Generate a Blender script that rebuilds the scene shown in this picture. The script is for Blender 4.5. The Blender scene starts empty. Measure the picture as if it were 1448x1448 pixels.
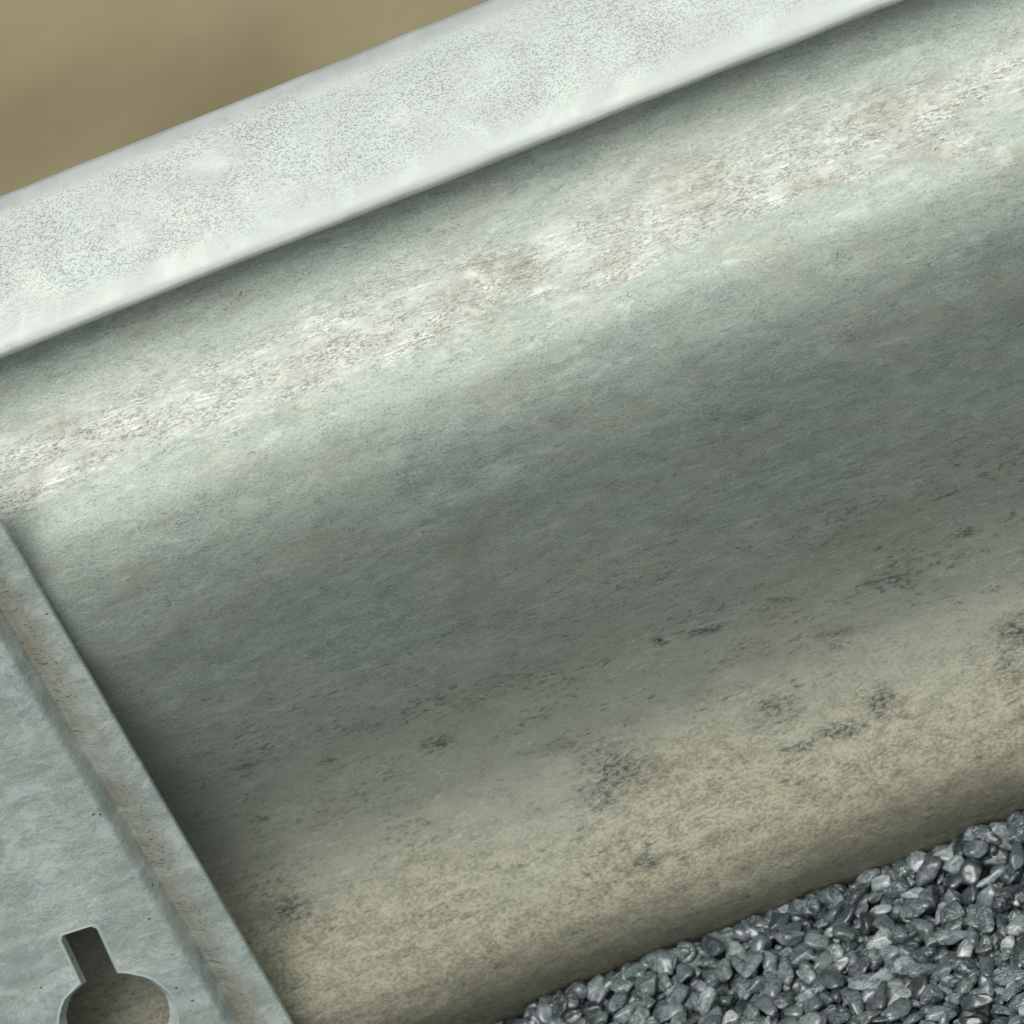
import bpy, bmesh, math, random
import numpy as np
from mathutils import Vector, Matrix, noise as mnoise

R = math.radians
random.seed(7); rng = np.random.default_rng(7)
scn = bpy.context.scene
COL = scn.collection

# ------------------------------------------------------------------ camera
S = 0.00035                       # metres per photograph pixel at the rail
PITCH, YAW = R(40), R(-12.3)
ROLL = R(29.3)
DIST = 5.0
LENS = 36.0 * DIST / (1448 * S)
fwd = Vector((math.sin(YAW) * math.cos(PITCH), math.cos(YAW) * math.cos(PITCH), -math.sin(PITCH)))
rgt = Vector((math.cos(YAW), -math.sin(YAW), 0))
upv = rgt.cross(fwd)
CAM_TARGET = Vector((0.0, 0.0, 0.19))     # point of the rail face in the middle of the picture
cam = bpy.data.objects.new('camera', bpy.data.cameras.new('camera'))
COL.objects.link(cam)
# roll: the rail climbs to the right in the picture
r2 = rgt * math.cos(ROLL) - upv * math.sin(ROLL)
u2 = upv * math.cos(ROLL) + rgt * math.sin(ROLL)
M = Matrix((r2, u2, -fwd)).transposed().to_4x4()
M.translation = CAM_TARGET - fwd * DIST
cam.matrix_world = M
cam.data.lens = LENS
cam.data.sensor_width = 36
cam.data.clip_start = 0.05
cam.data.clip_end = 2000
cam.data.dof.use_dof = True
cam.data.dof.focus_distance = DIST - 0.01
cam.data.dof.aperture_fstop = 13
scn.camera = cam

# ------------------------------------------------------------------ world, sun, exposure
SUN_EL, SUN_AZ = R(64), R(-162)    # azimuth measured from +Y towards +X
w = bpy.data.worlds.new("World"); scn.world = w; w.use_nodes = True
wt = w.node_tree; wt.nodes.clear()
sky = wt.nodes.new('ShaderNodeTexSky'); sky.sky_type = 'NISHITA'; sky.sun_disc = False
sky.sun_elevation = SUN_EL; sky.sun_rotation = SUN_AZ
sky.air_density = 1.0; sky.dust_density = 6.0; sky.ozone_density = 1.0
hs = wt.nodes.new('ShaderNodeHueSaturation'); hs.inputs['Saturation'].default_value = 0.15
bg = wt.nodes.new('ShaderNodeBackground'); bg.inputs['Strength'].default_value = 0.12
wo = wt.nodes.new('ShaderNodeOutputWorld')
wt.links.new(sky.outputs[0], hs.inputs['Color']); wt.links.new(hs.outputs[0], bg.inputs[0]); wt.links.new(bg.outputs[0], wo.inputs[0])

sd = bpy.data.lights.new('sun', 'SUN'); sd.energy = 1.2; sd.angle = R(32); sd.color = (1.0, 0.97, 0.90)
sun = bpy.data.objects.new('sun', sd); COL.objects.link(sun)
sdir = Vector((math.sin(SUN_AZ) * math.cos(SUN_EL), math.cos(SUN_AZ) * math.cos(SUN_EL), math.sin(SUN_EL)))
sun.rotation_euler = sdir.to_track_quat('Z', 'Y').to_euler()

scn.view_settings.view_transform = 'Standard'; scn.view_settings.look = 'None'
scn.view_settings.gamma = 1; scn.view_settings.exposure = -0.24
scn.render.engine = 'CYCLES'; scn.cycles.filter_width = 1.1
scn.render.resolution_x = 1024; scn.render.resolution_y = 1024

# ------------------------------------------------------------------ node helpers
class NT:
    def __init__(s, name):
        s.m = bpy.data.materials.new(name); s.m.use_nodes = True
        s.t = s.m.node_tree; s.t.nodes.clear()
        s.out = s.n('ShaderNodeOutputMaterial'); s.b = s.n('ShaderNodeBsdfPrincipled')
        s.l(s.b.outputs[0], s.out.inputs['Surface'])
    def n(s, k): return s.t.nodes.new(k)
    def l(s, a, b): s.t.links.new(a, b)
    def set(s, sock, v):
        if isinstance(v, bpy.types.NodeSocket): s.l(v, sock)
        elif isinstance(v, tuple) and len(v) == 3 and sock.type == 'RGBA': sock.default_value = (*v, 1)
        else: sock.default_value = v
    def math(s, op, a, b=0.0, c=0.0, clamp=False):
        x = s.n('ShaderNodeMath'); x.operation = op; x.use_clamp = clamp
        s.set(x.inputs[0], a); s.set(x.inputs[1], b); s.set(x.inputs[2], c); return x.outputs[0]
    def mix(s, f, a, b, mode='MIX'):
        x = s.n('ShaderNodeMix'); x.data_type = 'RGBA'; x.blend_type = mode; x.clamp_factor = True
        s.set(x.inputs['Factor'], f); s.set(x.inputs[6], a); s.set(x.inputs[7], b); return x.outputs[2]
    def mr(s, v, a, b, c=0.0, d=1.0, smooth=True):
        x = s.n('ShaderNodeMapRange'); x.interpolation_type = 'SMOOTHSTEP' if smooth else 'LINEAR'
        s.set(x.inputs[0], v); s.set(x.inputs[1], a); s.set(x.inputs[2], b); s.set(x.inputs[3], c); s.set(x.inputs[4], d); return x.outputs[0]
    def map(s, vec, scale=(1, 1, 1), rot=0.0, loc=(0, 0, 0)):
        x = s.n('ShaderNodeMapping'); s.l(vec, x.inputs[0]); x.inputs['Scale'].default_value = scale
        x.inputs['Rotation'].default_value = (0, 0, rot); x.inputs['Location'].default_value = loc; return x.outputs[0]
    def noise(s, vec, scale, detail=4, rough=0.55, dist=0.0, lac=2.0):
        x = s.n('ShaderNodeTexNoise'); s.l(vec, x.inputs['Vector']); x.inputs['Scale'].default_value = scale
        x.inputs['Detail'].default_value = detail; x.inputs['Roughness'].default_value = rough
        x.inputs['Distortion'].default_value = dist; x.inputs['Lacunarity'].default_value = lac; return x.outputs['Fac']
    def voro(s, vec, scale, feat='F1', out='Distance', rand=1.0):
        x = s.n('ShaderNodeTexVoronoi'); x.feature = feat; s.l(vec, x.inputs['Vector']); x.inputs['Scale'].default_value = scale
        x.inputs['Randomness'].default_value = rand; return x.outputs[out]
    def uv(s):
        x = s.n('ShaderNodeUVMap'); x.uv_map = 'UVMap'; return x.outputs[0]
    def sep(s, v):
        x = s.n('ShaderNodeSeparateXYZ'); s.l(v, x.inputs[0]); return x.outputs
    def bump(s, h, strength=0.3, dist=0.001, normal=None):
        x = s.n('ShaderNodeBump'); s.set(x.inputs['Height'], h); x.inputs['Strength'].default_value = strength
        x.inputs['Distance'].default_value = dist
        if normal is not None: s.l(normal, x.inputs['Normal'])
        return x.outputs[0]
    def ellipse(s, U, V, cx, cy, rx, ry, wob=None, soft=(1.0, 0.45), ang=0.0):
        """soft elliptical mark on the surface at (cx, cy)"""
        du = s.math('SUBTRACT', U, cx); dv = s.math('SUBTRACT', V, cy)
        ca, sa = math.cos(ang), math.sin(ang)
        a = s.math('MULTIPLY_ADD', du, ca / rx, s.math('MULTIPLY', dv, sa / rx))
        b = s.math('MULTIPLY_ADD', du, -sa / ry, s.math('MULTIPLY', dv, ca / ry))
        d = s.math('SQRT', s.math('ADD', s.math('MULTIPLY', a, a), s.math('MULTIPLY', b, b)))
        if wob is not None: d = s.math('ADD', d, wob)
        return s.mr(d, soft[0], soft[1])

def link(name, me, mat=None, parent=None):
    o = bpy.data.objects.new(name, me); COL.objects.link(o)
    if mat: me.materials.append(mat)
    if parent: o.parent = parent
    return o
def tag(o, label=None, cat=None, group=None, kind=None):
    for k, v in (('label', label), ('category', cat), ('group', group), ('kind', kind)):
        if v: o[k] = v

# ------------------------------------------------------------------ rail profile
al = math.atan(math.tan(YAW) * math.sin(PITCH))
KA = math.sin(al) * math.sin(YAW) + math.cos(al) * math.cos(YAW) * math.sin(PITCH)
KB = math.cos(al) * math.cos(PITCH)
class Prof:
    """sheet profile in (y, z); y grows away from the camera side; f = tilt from the vertical, + faces the sky"""
    def __init__(s): s.y = 0.0; s.z = 0.0; s.s = 0.0; s.pts = [(0.0, 0.0, 0.0, 0.0)]
    def v(s, y=None, z=None): return -((s.y if y is None else y) * KA + (s.z if z is None else z) * KB) / S
    def step(s, f, ds):
        s.y -= math.sin(f) * ds; s.z -= math.cos(f) * ds; s.s += ds
        s.pts.append((s.y, s.z, s.s, s.v()))
    def arc(s, f0, f1, r, n=24):
        L = abs(R(f1 - f0)) * r
        for i in range(n): s.step(R(f0 + (f1 - f0) * (i + .5) / n), L / n)
    def line(s, f, L, n=8):
        for i in range(n): s.step(R(f), L / n)
    def keys(s, ks, dv=3.0):
        v = ks[0][0]
        vs = [k[0] for k in ks]; fs = [k[1] for k in ks]
        while v < vs[-1]:
            # smooth (cosine) interpolation between the keys
            i = max(j for j in range(len(vs) - 1) if vs[j] <= v)
            t = (v - vs[i]) / (vs[i + 1] - vs[i]); t = t * t * (3 - 2 * t)
            f = R(fs[i] + (fs[i + 1] - fs[i]) * t)
            k = KA * math.sin(f) + KB * math.cos(f)
            s.step(f, dv * S / k); v += dv
P = Prof()
P.arc(170, 74, 0.005, 20)         # folded back edge
v0 = min(p[3] for p in P.pts)
P.keys([(0, 74), (26, 60), (120, 55), (184, 53), (201, 34)])
P.arc(34, -90, 0.0030, 26)
n_flange = len(P.pts)
P.line(-90, 0.010)
P.arc(-90, 0, 0.004, 12)
vw = P.v() - v0
P.keys([(vw, 0), (212, 8), (245, 28), (300, 44), (360, 53), (400, 57), (450, 49), (520, 28), (595, 4), (680, -10), (880, -11), (990, 6), (1080, 30), (1165, 48), (1190, 47), (1235, 32), (1290, 2), (1345, -24), (1385, -32)])
P.arc(-32, -70, 0.04, 16)
pts = np.array(P.pts); pts[:, 3] -= v0
# put the profile in the world: the photo's centre at CAM_TARGET, gravel at z = 0
i_c = int(np.argmin(np.abs(pts[n_flange + 20:, 3] - 678))) + n_flange + 20
i_g = int(np.argmin(np.abs(pts[n_flange + 20:, 3] - 1368))) + n_flange + 20
Y0, Z0 = pts[i_c, 0], pts[i_c, 1]
PY = pts[:, 0] - Y0 + CAM_TARGET.y
PZ = pts[:, 1] - Z0 + CAM_TARGET.z
PS = pts[:, 2]; PV = pts[:, 3]
ZG = PZ[i_g]; YG = PY[i_g]
print('gravel z', ZG, 'y', YG, 'flange top z', PZ.max())
def s_at(v):                       # arc length on the face at photograph band v
    return float(np.interp(v, PV[n_flange + 20:i_g + 4], PS[n_flange + 20:i_g + 4]))
def sf_at(v):
    return float(np.interp(v, PV[12:n_flange - 8], PS[12:n_flange - 8]))

# ------------------------------------------------------------------ materials
def galvanised_flange():
    t = NT('galvanised_flange'); uv = t.uv(); U, V, _ = t.sep(uv)
    big = t.noise(uv, 9, 3, .6); med = t.noise(uv, 38, 4, .6, .6)
    fine = t.noise(t.map(uv, (1, 1.6, 1), .3), 540, 4, .75)
    c = t.mix(t.mr(med, .35, .68), (.45, .505, .468), (.535, .588, .55))
    c = t.mix(t.math('MULTIPLY', t.mr(big, .42, .64), .45), c, (.54, .585, .55))
    # fine dark grain, missing on the rolled edges
    wob = t.math('MULTIPLY', t.math('SUBTRACT', t.noise(uv, 30, 3), .5), .02)
    vv = t.math('ADD', V, wob)
    zone = t.math('MULTIPLY', t.mr(vv, sf_at(8), sf_at(45)), t.mr(vv, sf_at(196), sf_at(150)))
    f2 = t.noise(t.map(uv, (1, 1.6, 1), -.5, (2, 5, 0)), 800, 2, .7); f3 = t.noise(t.map(uv, (1, 2, 1), .2, (7, 5, 0)), 260, 5, .8)
    grain = t.math('MULTIPLY', t.mr(t.math('ADD', t.math('MULTIPLY', f2, .55), t.math('MULTIPLY', f3, .45)), .505, .455), zone)
    pat = t.mr(t.noise(uv, 22, 3, .6), .32, .56, .5, 1)
    grain = t.math('MULTIPLY', grain, pat)
    c = t.mix(t.math('MULTIPLY', grain, .72), c, (.19, .225, .20))
    # short hairline scratches
    ln = t.noise(t.map(uv, (1, 2.2, 1), .35), 170, 3, .6, .8)
    hair = t.math('MULTIPLY', t.mr(t.math('ABSOLUTE', t.math('SUBTRACT', ln, .5)), .010, .003), t.mr(t.noise(uv, 90, 2), .62, .70))
    c = t.mix(t.math('MULTIPLY', hair, .6), c, (.12, .14, .13))
    # pale handling marks and two dried drops
    w2 = t.math('MULTIPLY', t.math('SUBTRACT', t.noise(uv, 70, 6, .75), .5), 2.6)
    marks = FL_MARKS
    for (x, v, rx, ry, a, k) in marks:
        e = t.ellipse(U, V, x, sf_at(v), rx, ry, w2, (1.15, .35), a)
        c = t.mix(t.math('MULTIPLY', e, k), c, (.50, .525, .51))
    for (x, v, r) in FL_RINGS:
        e = t.ellipse(U, V, x, sf_at(v), r * 1.25, r, None, (1.0, .9), .2)
        f = t.ellipse(U, V, x, sf_at(v), r * 1.25, r, None, (.9, .78), .2)
        ring = t.math('SUBTRACT', e, f)
        c = t.mix(t.math('MULTIPLY', ring, .45), c, (.36, .36, .32))
    t.set(t.b.inputs['Base Color'], c)
    t.set(t.b.inputs['Metallic'], .35)
    t.set(t.b.inputs['Roughness'], t.mr(med, .3, .7, .46, .6))
    h = t.math('ADD', t.math('MULTIPLY', fine, .6), med)
    n1 = t.bump(h, .35, .0005)
    n2 = t.bump(t.noise(uv, 14, 2), .25, .004, n1)
    t.l(n2, t.b.inputs['Normal']); return t.m

def weathered(t, uv, base1, base2, seed=0.0, stretch=2.2, ang=.0):
    """mottled weathered zinc: returns colour and a height"""
    st = t.map(uv, (1, stretch, 1), ang, (seed, seed * .7, 0))
    big = t.noise(st, 11, 4, .62, .5); med = t.noise(st, 46, 5, .65, .4)
    c = t.mix(t.mr(med, .32, .68), base1, base2)
    c = t.mix(t.math('MULTIPLY', t.mr(big, .38, .66), .5), c, tuple(x * y for x, y in zip(base2, (1.08, 1.0, .93))))
    wisp = t.noise(t.map(uv, (1, stretch * 1.3, 1), ang + .12), 130, 4, .7, 1.2)
    c = t.mix(t.math('MULTIPLY', t.mr(wisp, .52, .68), .36), c, tuple(min(1, x * 1.45) for x in base2))
    c = t.mix(t.math('MULTIPLY', t.mr(wisp, .47, .32), .42), c, tuple(x * .55 for x in base1))
    grain = t.noise(t.map(uv, (1, 1.4, 1), ang), 620, 3, .7)
    c = t.mix(t.math('MULTIPLY', t.mr(grain, .48, .34), .42), c, tuple(x * .45 for x in base1))
    c = t.mix(t.math('MULTIPLY', t.mr(grain, .53, .66), .28), c, tuple(min(1, x * 1.4) for x in base2))
    return c, med, wisp, grain, big

def cracks(t, uv, scale, ang, width=.006, mask=(.55, .66), mscale=40, stretch=3):
    ln = t.noise(t.map(uv, (1, stretch, 1), ang), scale, 3, .6, 1.0)
    return t.math('MULTIPLY', t.mr(t.math('ABSOLUTE', t.math('SUBTRACT', ln, .5)), width, width * .25),
                  t.mr(t.noise(t.map(uv, (1, 1.8, 1), ang), mscale, 3), *mask))

def galvanised_face():
    t = NT('galvanised_face'); uv = t.uv(); U, V, _ = t.sep(uv)
    c, med, wisp, grain, big = weathered(t, uv, (.30, .37, .32), (.40, .475, .415), 0, 2.0, .0)
    wob = t.math('MULTIPLY', t.math('SUBTRACT', t.noise(t.map(uv, (1, 2, 1)), 16, 4, .65), .5), .07)
    vv = t.math('ADD', V, wob)
    # chalky worn band along the upper ridge
    band = t.math('MULTIPLY', t.mr(vv, s_at(265), s_at(372)), t.mr(vv, s_at(440), s_at(402)))
    chalk = t.mix(t.mr(wisp, .36, .64), (.44, .47, .415), (.58, .61, .55))
    c = t.mix(t.math('MULTIPLY', band, .80), c, chalk)
    strk = t.noise(t.map(uv, (1, 6, 1), .03), 60, 5, .7, .8)
    c = t.mix(t.math('MULTIPLY', band, t.math('MULTIPLY', t.mr(strk, .54, .66), .6)), c, (.80, .82, .77))
    dk = t.math('MULTIPLY', t.mr(t.noise(t.map(uv, (1, 2.6, 1), .05), 330, 4, .75, .8), .485, .40), t.mr(t.noise(t.map(uv, (1, 3, 1), .05), 30, 4, .65), .40, .54))
    c = t.mix(t.math('MULTIPLY', band, t.math('MULTIPLY', dk, .62)), c, (.15, .15, .115))
    # brown stains on the ridge
    br = t.math('MULTIPLY', t.mr(t.noise(t.map(uv, (1, 1.3, 1)), 34, 4, .65, .6), .58, .68), t.math('MULTIPLY', t.mr(vv, s_at(260), s_at(350)), t.mr(vv, s_at(520), s_at(400))))
    c = t.mix(t.math('MULTIPLY', br, .30), c, (.30, .30, .225))
    # warm blotches scattered over the hollow
    wb = t.mr(t.noise(t.map(uv, (1, 1.6, 1), 0, (3, 1, 0)), 17, 5, .68, .4), .52, .70)
    c = t.mix(t.math('MULTIPLY', wb, .5), c, (.33, .325, .27))
    pl = t.mr(t.noise(t.map(uv, (1, 2.6, 1), .08, (5, 2, 0)), 30, 6, .7, .5), .54, .68)
    c = t.mix(t.math('MULTIPLY', pl, .6), c, (.52, .58, .51))
    # dust settled on the lower slope, thick at the foot
    vd = t.math('ADD', V, t.math('MULTIPLY', t.math('SUBTRACT', t.noise(t.map(uv, (1, 1.5, 1), .1), 9, 5, .65), .5), .14))
    dust = t.mr(vd, s_at(950), s_at(1235))
    dn = t.math('MULTIPLY_ADD', t.noise(t.map(uv, (1, 1.6, 1), .15), 420, 5, .8), .6, t.math('MULTIPLY', t.noise(t.map(uv, (1, 1.8, 1), .2), 75, 6, .75, .3), .4))
    dcol = t.mix(t.mr(dn, .38, .60), (.135, .135, .088), (.49, .475, .34))
    warm = t.mr(vd, s_at(760), s_at(1000))
    c = t.mix(t.math('MULTIPLY', warm, t.mr(dn, .36, .62, .35, .75)), c, (.285, .29, .235))
    c = t.mix(t.math('MULTIPLY', dust, .82), c, dcol)
    foot_dark = t.mr(vd, s_at(1235), s_at(1330))  # darker, browner tone towards the foot
    c = t.mix(t.math('MULTIPLY', foot_dark, .45), c, (.17, .165, .12))
    # dark clustered scuffs of the lower slope
    sc_mask = t.mr(t.noise(t.map(uv, (1, 2.2, 1), .25, (1.3, 4.1, 0)), 17, 5, .65), .47, .60)
    sc = t.math('MULTIPLY', t.mr(t.noise(t.map(uv, (1, 2.6, 1), .3), 140, 6, .78, .5), .49, .36), sc_mask)
    low = t.mr(vd, s_at(640), s_at(900))
    c = t.mix(t.math('MULTIPLY', t.math('MULTIPLY', sc, low), .8), c, (.10, .105, .085))
    sd2 = t.math('MULTIPLY', t.mr(t.noise(t.map(uv, (1, 3.2, 1), .22, (2, 7, 0)), 95, 6, .8, .4), .44, .39), t.mr(t.noise(t.map(uv, (1, 2, 1), .2, (8, 3, 0)), 26, 5, .65), .50, .60))
    c = t.mix(t.math('MULTIPLY', t.math('MULTIPLY', sd2, low), .8), c, (.085, .095, .08))
    sp2 = t.mr(t.noise(t.map(uv, (1, 2.4, 1), .35), 240, 6, .85, .4), .53, .46)
    wm = t.math('MULTIPLY', t.math('SUBTRACT', t.noise(t.map(uv, (1, 2, 1), .3), 150, 6, .75), .5), 4.0)
    for (x, v, rx, ry, a, k) in FACE_SCUFFS:
        e = t.ellipse(U, V, x, s_at(v), rx * 1.15, ry * 1.15, wm, (1.7, .1), a)
        e = t.math('MULTIPLY', e, t.math('MULTIPLY_ADD', sp2, 1.0, .22))
        c = t.mix(t.math('MULTIPLY', e, k), c, (.055, .06, .052))
    ws = t.math('MULTIPLY', t.math('SUBTRACT', t.noise(uv, 60, 6, .75), .5), 4.0)
    for (x, v, rx, ry, a, k) in FACE_STAINS:
        e = t.ellipse(U, V, x, s_at(v), rx, ry, ws, (1.25, .3), a)
        c = t.mix(t.math('MULTIPLY', e, k), c, t.mix(t.mr(wisp, .4, .6), (.24, .24, .18), (.42, .42, .345)))
    pk = t.math('MULTIPLY', t.mr(t.noise(t.map(uv, (1, 2.8, 1), .15, (9, 4, 0)), 110, 5, .75, .4), .56, .63), t.mr(t.noise(t.map(uv, (1, 1.7, 1), .1, (1, 8, 0)), 24, 4, .6), .46, .62))
    c = t.mix(t.math('MULTIPLY', pk, .45), c, t.mix(dust, (.55, .61, .55), (.60, .59, .47)))
    soil = t.math('MULTIPLY', t.mr(vd, s_at(1290), s_at(1365)), t.mr(t.noise(uv, 210, 5, .8), .42, .56))
    c = t.mix(t.math('MULTIPLY', soil, .4), c, (.06, .058, .042))
    # hairline cracks in the zinc
    cr = cracks(t, uv, 85, .1, .010, (.52, .62), 38, 2.6)
    c = t.mix(t.math('MULTIPLY', cr, .75), c, (.085, .09, .075))
    cr2 = cracks(t, uv, 170, .3, .012, (.53, .63), 60, 2.4)
    c = t.mix(t.math('MULTIPLY', cr2, .7), c, (.10, .105, .085))
    t.set(t.b.inputs['Base Color'], c)
    t.set(t.b.inputs['Metallic'], t.math('MULTIPLY_ADD', dust, -.20, .24))
    t.set(t.b.inputs['Roughness'], t.math('MULTIPLY_ADD', dust, .3, t.mr(med, .3, .7, .44, .58)))
    h = t.math('ADD', t.math('MULTIPLY', grain, .35), t.math('ADD', med, t.math('MULTIPLY', wisp, .5)))
    h = t.math('ADD', h, t.math('MULTIPLY', dk, t.math('MULTIPLY', band, -.8)))
    h = t.math('ADD', h, t.math('MULTIPLY', dust, t.math('MULTIPLY', dn, .9)))
    n1 = t.bump(h, .20, .0008)
    n2 = t.bump(t.noise(t.map(uv, (1, 1.4, 1)), 12, 2), .22, .005, n1)
    t.l(n2, t.b.inputs['Normal']); return t.m

def galvanised_plate(xe, xg0, xg1):
    t = NT('galvanised_plate'); uv = t.uv(); U, V, _ = t.sep(uv)
    c, med, wisp, grain, big = weathered(t, uv, (.36, .455, .415), (.53, .615, .575), 8.0, 1.7, -.15)
    sp = t.mr(t.noise(t.map(uv, (1, 1.6, 1), -.3), 42, 6, .7, 1.0), .50, .64)
    c = t.mix(t.math('MULTIPLY', sp, .75), c, (.66, .745, .715))
    sq = t.mr(t.noise(t.map(uv, (1, 1.8, 1), .2, (4, 9, 0)), 24, 5, .65, 1.2), .50, .64)
    c = t.mix(t.math('MULTIPLY', sq, .45), c, (.29, .355, .35))
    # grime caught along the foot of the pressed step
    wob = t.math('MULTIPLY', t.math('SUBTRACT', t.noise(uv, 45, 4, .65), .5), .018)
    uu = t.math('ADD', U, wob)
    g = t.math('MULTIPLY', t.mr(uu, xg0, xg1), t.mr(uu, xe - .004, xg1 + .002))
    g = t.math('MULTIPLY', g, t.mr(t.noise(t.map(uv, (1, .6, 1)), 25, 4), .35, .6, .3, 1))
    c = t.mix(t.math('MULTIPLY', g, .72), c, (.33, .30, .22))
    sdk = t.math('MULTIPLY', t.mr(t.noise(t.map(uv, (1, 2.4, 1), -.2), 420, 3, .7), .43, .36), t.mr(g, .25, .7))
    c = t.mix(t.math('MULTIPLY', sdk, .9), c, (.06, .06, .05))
    # pin holes
    pv = t.voro(t.map(uv, (1, 1.4, 1), -.2), 120)
    pin = t.math('MULTIPLY', t.mr(pv, .14, .08), t.mr(t.noise(uv, 33, 3), .56, .64))
    c = t.mix(t.math('MULTIPLY', pin, .9), c, (.05, .05, .045))
    cr = cracks(t, uv, 120, .1, .008, (.56, .66), 50, 2.4)
    c = t.mix(t.math('MULTIPLY', cr, .4), c, (.16, .18, .17))
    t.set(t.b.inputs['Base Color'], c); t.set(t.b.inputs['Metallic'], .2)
    t.set(t.b.inputs['Roughness'], t.mr(med, .3, .7, .42, .56))
    h = t.math('ADD', t.math('MULTIPLY', grain, .3), t.math('ADD', med, t.math('MULTIPLY', wisp, .7)))
    h = t.math('SUBTRACT', h, pin)
    n1 = t.bump(h, .4, .0007)
    t.l(n1, t.b.inputs['Normal']); return t.m

def stone_mat():
    t = NT('crushed_stone'); g = t.n('ShaderNodeNewGeometry'); tc = t.n('ShaderNodeTexCoord')
    rd = g.outputs['Random Per Island']; p = tc.outputs['Object']
    cr = t.n('ShaderNodeValToRGB'); t.l(rd, cr.inputs[0]); cr.color_ramp.interpolation = 'LINEAR'
    e = cr.color_ramp.elements
    stops = [(0, (.018, .027, .031)), (.16, (.045, .068, .075)), (.3, (.13, .175, .185)), (.42, (.05, .08, .085)), (.56, (.28, .34, .355)),
             (.68, (.08, .115, .12)), (.8, (.13, .19, .165)), (.9, (.50, .57, .58)), (.97, (.10, .14, .15)), (1, (.10, .13, .14))]
    e[0].position = 0; e[0].color = (*stops[0][1], 1); e[1].position = 1; e[1].color = (*stops[-1][1], 1)
    for q, cc in stops[1:-1]:
        x = e.new(q); x.color = (*cc, 1)
    off = t.n('ShaderNodeCombineXYZ'); t.l(t.math('MULTIPLY', rd, 37), off.inputs[0]); t.l(t.math('MULTIPLY', rd, 91), off.inputs[2])
    va = t.n('ShaderNodeVectorMath'); va.operation = 'ADD'; t.l(p, va.inputs[0]); t.l(off.outputs[0], va.inputs[1]); q = va.outputs[0]
    n1 = t.noise(q, 190, 5, .7, .8); n2 = t.noise(t.map(q, (1, 2.0, 1), .6), 330, 6, .8, 1.0)
    c = t.mix(t.mr(n1, .35, .65), t.mix(.5, cr.outputs[0], (.03, .035, .04)), t.mix(t.mr(t.math('FRACT', t.math('MULTIPLY', rd, 53.7)), .4, 1.0, .0, .32), cr.outputs[0], (.46, .54, .57)))
    k2 = t.math('FRACT', t.math('MULTIPLY', rd, 17.3))
    c = t.mix(t.math('MULTIPLY', t.mr(n2, .50, .62), t.mr(k2, .2, .9, .10, .75)), c, (.50, .57, .57))
    c = t.mix(t.math('MULTIPLY', t.mr(n2, .47, .38), .75), c, (.02, .026, .03))
    t.set(t.b.inputs['Base Color'], c)
    t.set(t.b.inputs['Roughness'], t.mr(k2, 0, 1, .06, .42)); t.set(t.b.inputs['Specular IOR Level'], .6); t.b.inputs['Coat Weight'].default_value = .6; t.b.inputs['Coat Roughness'].default_value = .09
    t.l(t.bump(t.math('ADD', n1, t.math('MULTIPLY', n2, .5)), .3, .0009), t.b.inputs['Normal']); return t.m

def earth_mat():
    t = NT('dry_earth'); tc = t.n('ShaderNodeTexCoord'); p = tc.outputs['Object']
    a = t.noise(p, 1.6, 3, .5, .4); b = t.noise(p, 6, 4, .55, .3); f = t.noise(p, 90, 4, .65)
    c = t.mix(t.mr(a, .40, .60), (.21, .178, .094), (.335, .288, .165))
    c = t.mix(t.math('MULTIPLY', t.mr(b, .35, .7), .3), c, (.32, .285, .18))
    c = t.mix(t.math('MULTIPLY', t.mr(f, .4, .65), .12), c, (.16, .13, .085))
    t.set(t.b.inputs['Base Color'], c); t.set(t.b.inputs['Roughness'], .95)
    t.l(t.bump(f, .3, .004), t.b.inputs['Normal']); return t.m

def bed_mat():
    t = NT('dark_grit'); tc = t.n('ShaderNodeTexCoord'); p = tc.outputs['Object']
    v = t.voro(p, 110, 'F1', 'Color'); d = t.voro(p, 110)
    hs_ = t.sep(v)
    c = t.mix(hs_[0], (.05, .06, .06), (.22, .25, .25))
    c = t.mix(t.mr(d, .5, .75), c, (.015, .016, .016))
    t.set(t.b.inputs['Base Color'], c); t.set(t.b.inputs['Roughness'], .8)
    t.l(t.bump(t.math('SUBTRACT', 1, d), .8, .006), t.b.inputs['Normal']); return t.m

# marks on the sheet: (metres along the rail, profile band, half sizes, angle, strength)
FL_MARKS = [(-.067, 68, .018, .0115, .1, .8), (-.110, 176, .012, .005, .2, .7), (.088, 26, .010, .008, .9, .6), (.007, 34, .016, .006, .5, .5), (-.03, 150, .02, .006, .1, .5), (.03, 110, .012, .006, .4, .4)]
FL_RINGS = [(-.023, 19, .0036), (-.057, 20, .0020)]
FACE_SCUFFS = [(.051, 940, .0095, .0022, .12, 1), (.093, 937, .006, .0016, .5, .6), (.028, 928, .003, .0028, 0, .9), (.193, 944, .006, .003, .3, .7),
               (.151, 972, .010, .0045, .3, .7), (.198, 1106, .011, .008, .2, .8), (.184, 1151, .008, .007, .2, .6), (.118, 1129, .008, .006, .2, .9),
               (.094, 1146, .011, .0035, .2, .9), (.071, 1148, .010, .0025, .15, .8), (.066, 1080, .010, .006, .2, .7), (-.020, 1080, .016, .009, .3, .75),
               (-.032, 1112, .010, .008, 0, .7), (-.024, 1226, .008, .004, .2, .7), (-.041, 1022, .009, .004, .3, .5), (-.098, 952, .008, .0035, .2, .8),
               (-.206, 1103, .011, .006, .2, .85), (-.19, 881, .006, .0018, .2, .7), (-.152, 917, .004, .002, .2, .7), (.11, 1010, .010, .0022, .25, .6)]
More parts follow.
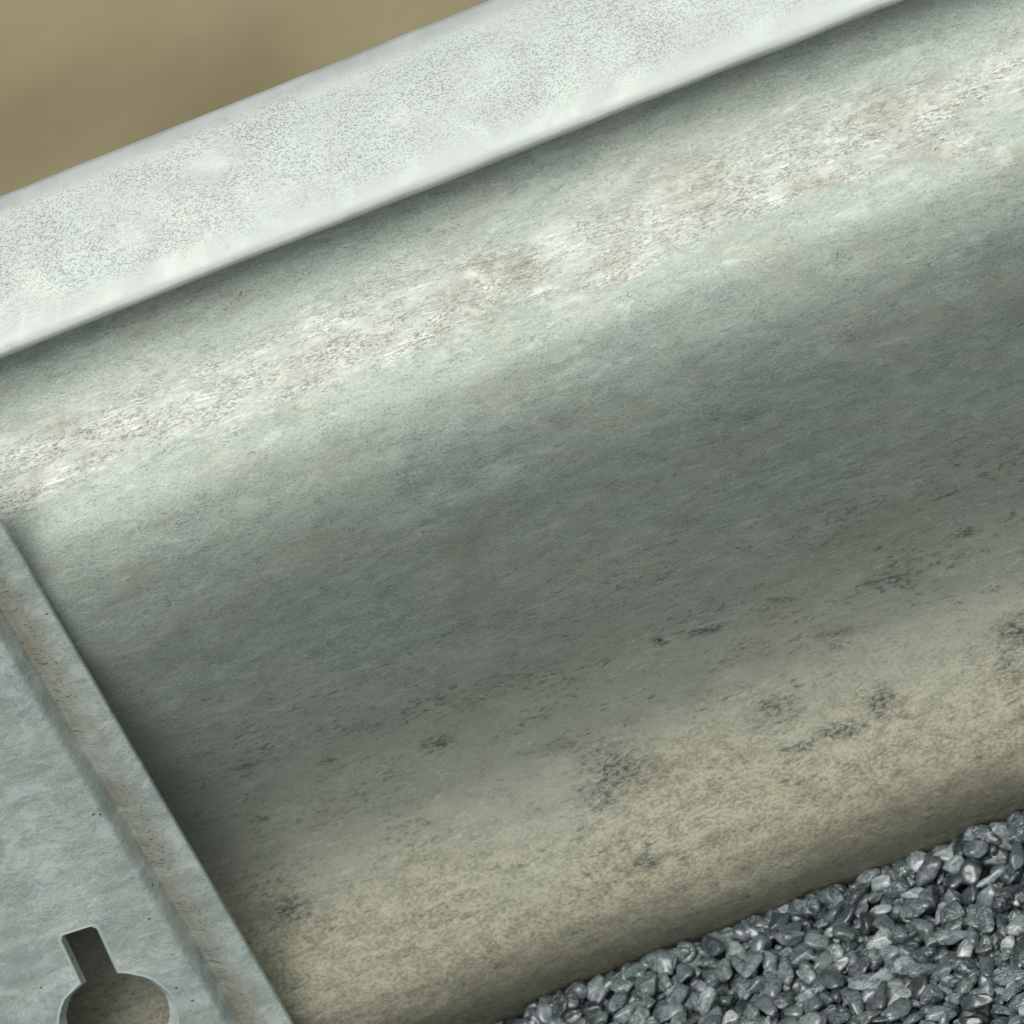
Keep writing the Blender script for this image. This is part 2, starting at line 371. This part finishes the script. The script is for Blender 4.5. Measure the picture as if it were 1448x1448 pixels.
FACE_STAINS = [(.048, 359, .022, .012, .5, .7), (.150, 350, .018, .010, .3, .6), (.031, 421, .018, .012, .9, .4), (-.078, 439, .016, .006, .2, .4), (.248, 346, .02, .012, .4, .6), (.20, 400, .014, .008, .2, .45)]

# ------------------------------------------------------------------ sheet builder
def sheet(name, idx, x0, x1, nx, thick, mat, parent, wav=0.0004):
    xs = np.linspace(x0, x1, nx)
    y = PY[idx]; z = PZ[idx]; s = PS[idx]
    ty = np.gradient(y); tz = np.gradient(z); L = np.hypot(ty, tz); ty /= L; tz /= L
    ny, nz = tz, -ty            # outward: towards the camera and the sky
    verts = []; n = len(idx)
    for layer in (0, 1):
        for x in xs:
            for j in range(n):
                dz = mnoise.noise(Vector((x * 7, s[j] * 9, 3))) * wav * 2 + mnoise.noise(Vector((x * 26, s[j] * 30, 7))) * wav
                o = dz - layer * thick
                verts.append((x, y[j] + ny[j] * o, z[j] + nz[j] * o))
    faces = []
    N = nx * n
    for i in range(nx - 1):
        for j in range(n - 1):
            a = i * n + j; b = a + 1; c = a + n + 1; d = a + n
            faces.append((a, b, c, d)); faces.append((N + a, N + d, N + c, N + b))
    for i in range(nx - 1):
        a = i * n; d = a + n; faces.append((a, d, N + d, N + a))
        a = i * n + n - 1; d = a + n; faces.append((a, N + a, N + d, d))
    for j in range(n - 1):
        faces.append((j, N + j, N + j + 1, j + 1))
        a = (nx - 1) * n + j; faces.append((a, a + 1, N + a + 1, N + a))
    me = bpy.data.meshes.new(name); me.from_pydata(verts, [], faces); me.update()
    uvl = me.uv_layers.new(name='UVMap')
    vi = np.empty(len(me.loops), dtype=np.int32); me.loops.foreach_get('vertex_index', vi)
    k = vi % N
    uv = np.stack([xs[k // n], s[k % n]], 1).astype(np.float32)
    uvl.data.foreach_set('uv', uv.ravel())
    me.polygons.foreach_set('use_smooth', [True] * len(me.polygons))
    me.set_sharp_from_angle(angle=R(50))
    return link(name, me, mat, parent)

XL, XR = -1.6, 1.6
NX = 420
rail = bpy.data.objects.new('crash_barrier', None); COL.objects.link(rail)
rail.location = (0, YG, ZG)
tag(rail, 'weathered galvanised steel barrier with rounded top flange and dusty hollow face beside the gravel', 'barrier')
bpy.context.view_layer.update()
inv = Matrix.Translation((0, -YG, -ZG))
flange = sheet('top_flange', np.arange(0, n_flange), XL, XR, NX, .003, galvanised_flange(), rail)
face = sheet('curved_face', np.arange(n_flange - 1, len(PY)), XL, XR, NX, .003, galvanised_face(), rail)
flange['label'] = 'pale speckled rolled flange along the top'
face['label'] = 'dull stained hollow face, dusty towards the gravel'
for o in (flange, face): o.data.transform(inv)

# ------------------------------------------------------------------ keyhole plate, bridging ridge and foot of the face
fi = np.arange(n_flange + 20, i_g)
A = fi[(PV[fi] > 330) & (PV[fi] < 500)]; B = fi[(PV[fi] > 1050) & (PV[fi] < 1300)]
best = None
for a in A[::2]:                                  # common tangent of the two crests
    for b in B[::2]:
        d = np.array([PY[a] - PY[b], PZ[a] - PZ[b]]); d /= np.hypot(*d)
        nn = np.array([-d[1], d[0]]) if d[0] * 0 - d[1] < 0 else np.array([d[1], -d[0]])
        if nn[0] > 0: nn = -nn
        h = (PY[fi] - PY[b]) * nn[0] + (PZ[fi] - PZ[b]) * nn[1]
        if best is None or h.max() < best[0]: best = (h.max(), a, b, d, nn)
_, ia, ib, dd, nn = best
print('plate tangent', best[0], PV[ia], PV[ib], 'tilt', math.degrees(math.atan2(dd[0], dd[1])))
WV = Vector((0, dd[0], dd[1])); NV = Vector((0, nn[0], nn[1]))
PO = Vector((0, PY[ib], PZ[ib])) + NV * (best[0] + .0040)
XE = -0.2216                                      # free edge of the plate
STEP_W, STRIP, RISE, TH = .0088, .0215, .0062, .0050
DIP = .0042
def plate_h(x):                                   # height of the outer surface above the face
    d = XE - x
    t = min(1, max(0, (d - STRIP) / STEP_W)); t = t * t * t * (t * (6 * t - 15) + 10)
    return TH + RISE * t - DIP * math.exp(-((d - STRIP - .0008) / .0036) ** 2)
XF = XE - STRIP - STEP_W - .005                   # the raised flat starts here
XL_ = XE - .36
W0, W1 = -.050, .410
# cross-section of strip and step: outer side from the flat to the free edge, round the edge, back underneath
XG = XE - STRIP + .012
sec = [(XF + (XG - XF) * i / 44, 0) for i in range(45)]
sec = [(x, plate_h(x)) for x, _ in sec]
sec += [(XE - .004, TH)]
cr_r = .0011
sec += [(XE - cr_r + cr_r * math.sin(a), TH - cr_r + cr_r * math.cos(a)) for a in [math.pi / 2 * i / 5 for i in range(6)]]
sec += [(XE - cr_r + cr_r * math.cos(a), cr_r - cr_r * math.sin(a)) for a in [math.pi / 2 * i / 5 for i in range(6)]]
sec += [(x, plate_h(x) - TH) for x in [XE - .004] + [XG + (XF - XG) * i / 44 for i in range(45)]]
# keyhole outline in plate coordinates (x, w), its wall dished inwards
KX, KW = -.2975, .0670
KROT = R(-5)
def keyhole(ins):
    KR, SLW, SLT = .0296 - ins * (1.9 if ins > 0 else 1), .0092 - ins * (.7 if ins > 0 else 1), .0610 - ins
    out = []; a0 = math.asin(SLW / KR)
    for i in range(65):
        a = math.pi / 2 + a0 + (2 * math.pi - 2 * a0) * i / 64
        out.append((KR * math.cos(a), KR * math.sin(a)))
    rr = .0032
    for (cx, sg) in ((SLW - rr, 1), (-SLW + rr, -1)):
        for i in range(9):
            a = (math.pi / 2) * i / 8 if sg > 0 else math.pi / 2 + (math.pi / 2) * i / 8
            out.append((cx + rr * math.cos(a), SLT - rr + rr * math.sin(a)))
    # hand-cut wobble
    out = [(x * (1 + .010 * math.sin(3.1 * i)) + .0002 * math.sin(i * .9), y + .0002 * math.cos(i * 1.3)) for i, (x, y) in enumerate(out)]
    c_, s_ = math.cos(KROT), math.sin(KROT)
    return [(KX + x * c_ - y * s_, KW + x * s_ + y * c_) for x, y in out]
from mathutils.geometry import delaunay_2d_cdt
PVts, PFs = [], []                                # plate vertices as (x, w, h)
def add(x, w_, h): PVts.append((x, w_, h)); return len(PVts) - 1
WS = [W0 + (W1 - W0) * i / 24 for i in range(25)]
rows = [[add(x, w_, h) for x, h in sec] for w_ in WS]
for a, b in zip(rows, rows[1:]):
    for k in range(len(sec) - 1): PFs.append((a[k], a[k + 1], b[k + 1], b[k]))
def flat(ins, h, flip, col):
    rect = [(XL_, w_) for w_ in WS] + [(XF, w_) for w_ in reversed(WS)]
    hole = keyhole(ins); nr, nh = len(rect), len(hole)
    co = [Vector(p) for p in rect + hole]
    ed = [(i, (i + 1) % nr) for i in range(nr)] + [(nr + i, nr + (i + 1) % nh) for i in range(nh)]
    rv, _, rf, ov, _, _ = delaunay_2d_cdt(co, ed, [], 1, 1e-7)
    ids = {}
    for i, p in enumerate(rv):
        src = ov[i][0] if ov[i] else None
        if src is not None and len(WS) <= src < nr: ids[i] = rows[2 * len(WS) - 1 - src][0 if col == 0 else -1]
        else: ids[i] = add(p.x, p.y, h)
    hid = {}
    for i in ids:
        for q in ov[i]:
            if q >= nr: hid[q - nr] = ids[i]
    hs_ = set(hid.values())
    import itertools
    for f in rf:
        c = sum((Vector(rv[i]) for i in f), Vector((0, 0))) / len(f)
        if inside(c, hole): continue
        g = [ids[i] for i in f]
        PFs.append(tuple(g[::-1] if flip else g))
    return [hid[k] for k in range(nh)]
def inside(p, poly):
    c = False; n = len(poly)
    for i in range(n):
        (x1, y1), (x2, y2) = poly[i], poly[i - 1]
        if (y1 > p.y) != (y2 > p.y) and p.x < (x2 - x1) * (p.y - y1) / (y2 - y1) + x1: c = not c
    return c
TOP = TH + RISE
rim_hl = []  # raised rim faces that get the painted edge highlight
ra = flat(-.0017, TOP, False, 0)
for ins, h in ((-.0012, TOP + .0003), (-.0007, TOP + .0004), (-.0002, TOP + .0001), (0, TOP - .0010), (.0006, TOP - .0026), (.0014, RISE + .0008), (.0018, None)):
    rb = flat(ins, RISE, True, 1) if h is None else [add(x, y, h) for x, y in keyhole(ins)]
    for k in range(len(ra)):
        if h is not None and h > TOP - .002: rim_hl.append(len(PFs))
        PFs.append((ra[k], rb[k], rb[(k + 1) % len(ra)], ra[(k + 1) % len(ra)]))
    ra = rb
SKEW = .012                                       # the plate sits a touch askew
base = PO + Vector((XE - .05, 0, 0)) + WV * W0
ev = bpy.data.meshes.new('keyhole_plate')
ev.from_pydata([PO + Vector((x - SKEW * w_, 0, 0)) + WV * w_ + NV * (h + .0004 * mnoise.noise(Vector((x * 20, w_ * 20, 1)))) - base for x, w_, h in PVts], [], PFs)
bm = bmesh.new(); bm.from_mesh(ev); bmesh.ops.recalc_face_normals(bm, faces=bm.faces); bm.to_mesh(ev); bm.free()
uvl = ev.uv_layers.new(name='UVMap')
for lp in ev.loops:
    x, w_, h = PVts[lp.vertex_index]
    uvl.data[lp.index].uv = (x - (h - TH), w_)
ev.polygons.foreach_set('use_smooth', [True] * len(ev.polygons)); ev.set_sharp_from_angle(angle=R(38))
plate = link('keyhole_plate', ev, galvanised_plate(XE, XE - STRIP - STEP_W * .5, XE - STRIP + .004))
rim_mat = galvanised_plate(XE, XE - .03, XE - .02); rim_mat.name = 'zinc_rim_highlight'  # paler zinc for the hole rim, its highlight put into the base colour
ev.materials.append(rim_mat)
for nd in rim_mat.node_tree.nodes:
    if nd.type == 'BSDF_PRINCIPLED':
        for lk in list(nd.inputs['Base Color'].links): rim_mat.node_tree.links.remove(lk)
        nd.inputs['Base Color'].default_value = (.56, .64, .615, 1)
for i in rim_hl: ev.polygons[i].material_index = 1
plate.location = base
tag(plate, 'flat galvanised steel plate with a keyhole slot and pressed step, fixed across the barrier face', 'plate')

# ------------------------------------------------------------------ ground
def ground():
    bm = bmesh.new(); xs_ = np.concatenate([np.linspace(-60, -3, 6), np.linspace(-2, 2, 9), np.linspace(3, 60, 6)])
    prof = [(-60, -.012), (-4, -.012), (-1, -.012), (0.02, -.012), (.16, -.012), (.35, -.12), (.7, -.5), (1.1, -.66), (2, -.70), (8, -.7), (60, -.7), (400, -.7)]
    g = [[bm.verts.new((x, YG + y, ZG + z)) for y, z in prof] for x in xs_]
    for i in range(len(g) - 1):
        for j in range(len(prof) - 1):
            f = bm.faces.new((g[i][j], g[i + 1][j], g[i + 1][j + 1], g[i][j + 1])); f.smooth = True
            f.material_index = 0
    me = bpy.data.meshes.new('ground'); bm.to_mesh(me); bm.free()
    o = link('ground', me, earth_mat()); tag(o, kind='structure')
ground()

# ------------------------------------------------------------------ gravel
def face_y(z):                     # outer y of the face at height z above the gravel (lower part)
    sel = np.arange(i_g - 60, len(PY))
    o = np.argsort(PZ[sel]); return float(np.interp(ZG + z, PZ[sel][o], PY[sel][o]))
def ico(sub):
    b = bmesh.new(); bmesh.ops.create_icosphere(b, subdivisions=sub, radius=1)
    v = np.array([p.co[:] for p in b.verts]); f = np.array([[q.index for q in p.verts] for p in b.faces]); b.free(); return v, f
def shapes(sub, k):
    v0_, f = ico(sub); res = []
    for i in range(k):
        v = v0_.copy(); off = Vector((i * 3.7, i * 1.3, 0))
        # several random cutting planes give worn facets
        for q in range(rng.integers(9, 15)):
            d = rng.normal(size=3); d /= np.linalg.norm(d); h = rng.uniform(.48, .82)
            dp = v @ d; m = dp > h
            v[m] -= np.outer((dp[m] - h) * .9, d)
        r = np.array([1 + .22 * mnoise.noise(Vector(p) * 1.1 + off) + .07 * mnoise.noise(Vector(p) * 3 + off) for p in v0_])
        v *= r[:, None]
        v *= np.array([rng.uniform(.95, 1.5), rng.uniform(.75, 1.0), rng.uniform(.45, .72)])
        res.append(v)
    return res, f
def scatter(name, x0, x1, y0, y1, count, sub, kinds, rmin, rmax, skip=None, cell=.0015):
    shp, f = shapes(sub, kinds)
    gx = int((x1 - x0) / cell) + 2; gy = int((y1 - y0) / cell) + 2
    H = np.full((gx, gy), -.010)
    VV = []; k = 0
    rad = np.sort(rng.uniform(rmin, rmax, count) ** 1.0)
    rng.shuffle(rad)
    for i in range(count):
        r = rad[i]; best_ = None
        for _ in range(7):
            x = rng.uniform(x0 + r, x1 - r); y = rng.uniform(y0 + r, y1 - r)
            if skip and skip(x, y): continue
            h = H[int((x - x0) / cell), int((y - y0) / cell)]
            if best_ is None or h < best_[0]: best_ = (h, x, y)
        if best_ is None: continue
        _, x, y = best_
        ix, iy = int((x - x0) / cell), int((y - y0) / cell); m = max(1, int(r * .75 / cell))
        a, b, c_, d_ = max(0, ix - m), ix + m + 1, max(0, iy - m), iy + m + 1
        patch = H[a:b, c_:d_]
        z = float(np.percentile(patch, 60)) + r * .42
        xx = (np.arange(a, min(b, gx)) - ix) * cell; yy = (np.arange(c_, min(d_, gy)) - iy) * cell
        dome = z + .5 * r * np.sqrt(np.clip(1 - (xx[:, None] ** 2 + yy[None, :] ** 2) / (r * r * 1.1), 0, 1))
        H[a:b, c_:d_] = np.maximum(patch, dome[:patch.shape[0], :patch.shape[1]])
        if z > r * .9 + .004: continue
        # random turn, mostly lying flat
        az = rng.uniform(0, 2 * math.pi); tl = rng.normal(0, .30); tx = rng.normal(0, .30)
        from_ = Matrix.Rotation(az, 3, 'Z') @ Matrix.Rotation(tl, 3, 'X') @ Matrix.Rotation(tx, 3, 'Y')
        v = (shp[rng.integers(kinds)] * r) @ np.array(from_).T + np.array([x, y, z])
        fy = face_y(max(-.02, z)) - YG
        over = v[:, 1].max() - (fy - .0005)
        if over > 0: v[:, 1] -= over
        VV.append(v)
    nV = len(VV[0]); V = np.concatenate(VV)
    F = np.concatenate([f + nV * i for i in range(len(VV))])
    return V, F
def make_mesh(name, V, F):
    me = bpy.data.meshes.new(name)
    me.vertices.add(len(V)); me.vertices.foreach_set('co', V.astype(np.float32).ravel())
    me.loops.add(F.size); me.loops.foreach_set('vertex_index', F.astype(np.int32).ravel())
    me.polygons.add(len(F)); me.polygons.foreach_set('loop_start', np.arange(0, F.size, 3, dtype=np.int32))
    me.polygons.foreach_set('loop_total', np.full(len(F), 3, dtype=np.int32))
    me.update(calc_edges=True); me.polygons.foreach_set('use_smooth', [True] * len(F)); return me
NX0, NX1, NY0 = -.12, .52, -.34
V1, F1 = scatter('a', NX0, NX1, NY0, .03, 15500, 3, 40, .0020, .0082)
V2, F2 = scatter('b', -1.5, 1.6, -1.1, .03, 17000, 1, 20, .006, .011, skip=lambda x, y: NX0 + .004 < x < NX1 - .004 and y > NY0 + .004, cell=.003)
V = np.concatenate([V1, V2]); F = np.concatenate([F1, F2 + len(V1)])
gm = make_mesh('gravel', V, F); gm.materials.append(stone_mat())
gr = link('gravel', gm); gr.location = (0, YG, ZG)
tag(gr, 'loose blue grey crushed stone gravel at the foot of the barrier', 'gravel', kind='stuff')
print('stones verts', len(V))
bm = bmesh.new()
vs = [bm.verts.new(p) for p in ((-20, YG - 20, ZG - .006), (20, YG - 20, ZG - .006), (20, YG + .05, ZG - .006), (-20, YG + .05, ZG - .006))]
bm.faces.new(vs); me = bpy.data.meshes.new('gravel_bed'); bm.to_mesh(me); bm.free()
o = link('gravel_bed', me, bed_mat()); tag(o, kind='structure')

# ------------------------------------------------------------------ report of where key points fall (photo pixels)
bpy.context.view_layer.update()
Mi = cam.matrix_world.inverted()
def px(p):
    q = Mi @ Vector(p); k = LENS / 36 * 1448 / -q.z
    return (round(724 + q.x * k), round(724 - q.y * k))
for v in (10, 205): 
    i = int(np.argmin(np.abs(PV[:n_flange] - v)))
    print('flange', v, [px((x, PY[i], PZ[i])) for x in (-.3, 0, .25)])
for v in (405, 678, 1180, 1333):
    i = n_flange + 20 + int(np.argmin(np.abs(PV[n_flange + 20:] - v)))
    print('face', v, [px((x, PY[i], PZ[i])) for x in (-.3, 0, .25)])
print('edge', [px(PO + Vector((XE, 0, 0)) + WV * w_ + NV * TH) for w_ in (0, .1, .2, .3)])
print('key', px(PO + Vector((KX, 0, 0)) + WV * KW + NV * (TH + RISE)))
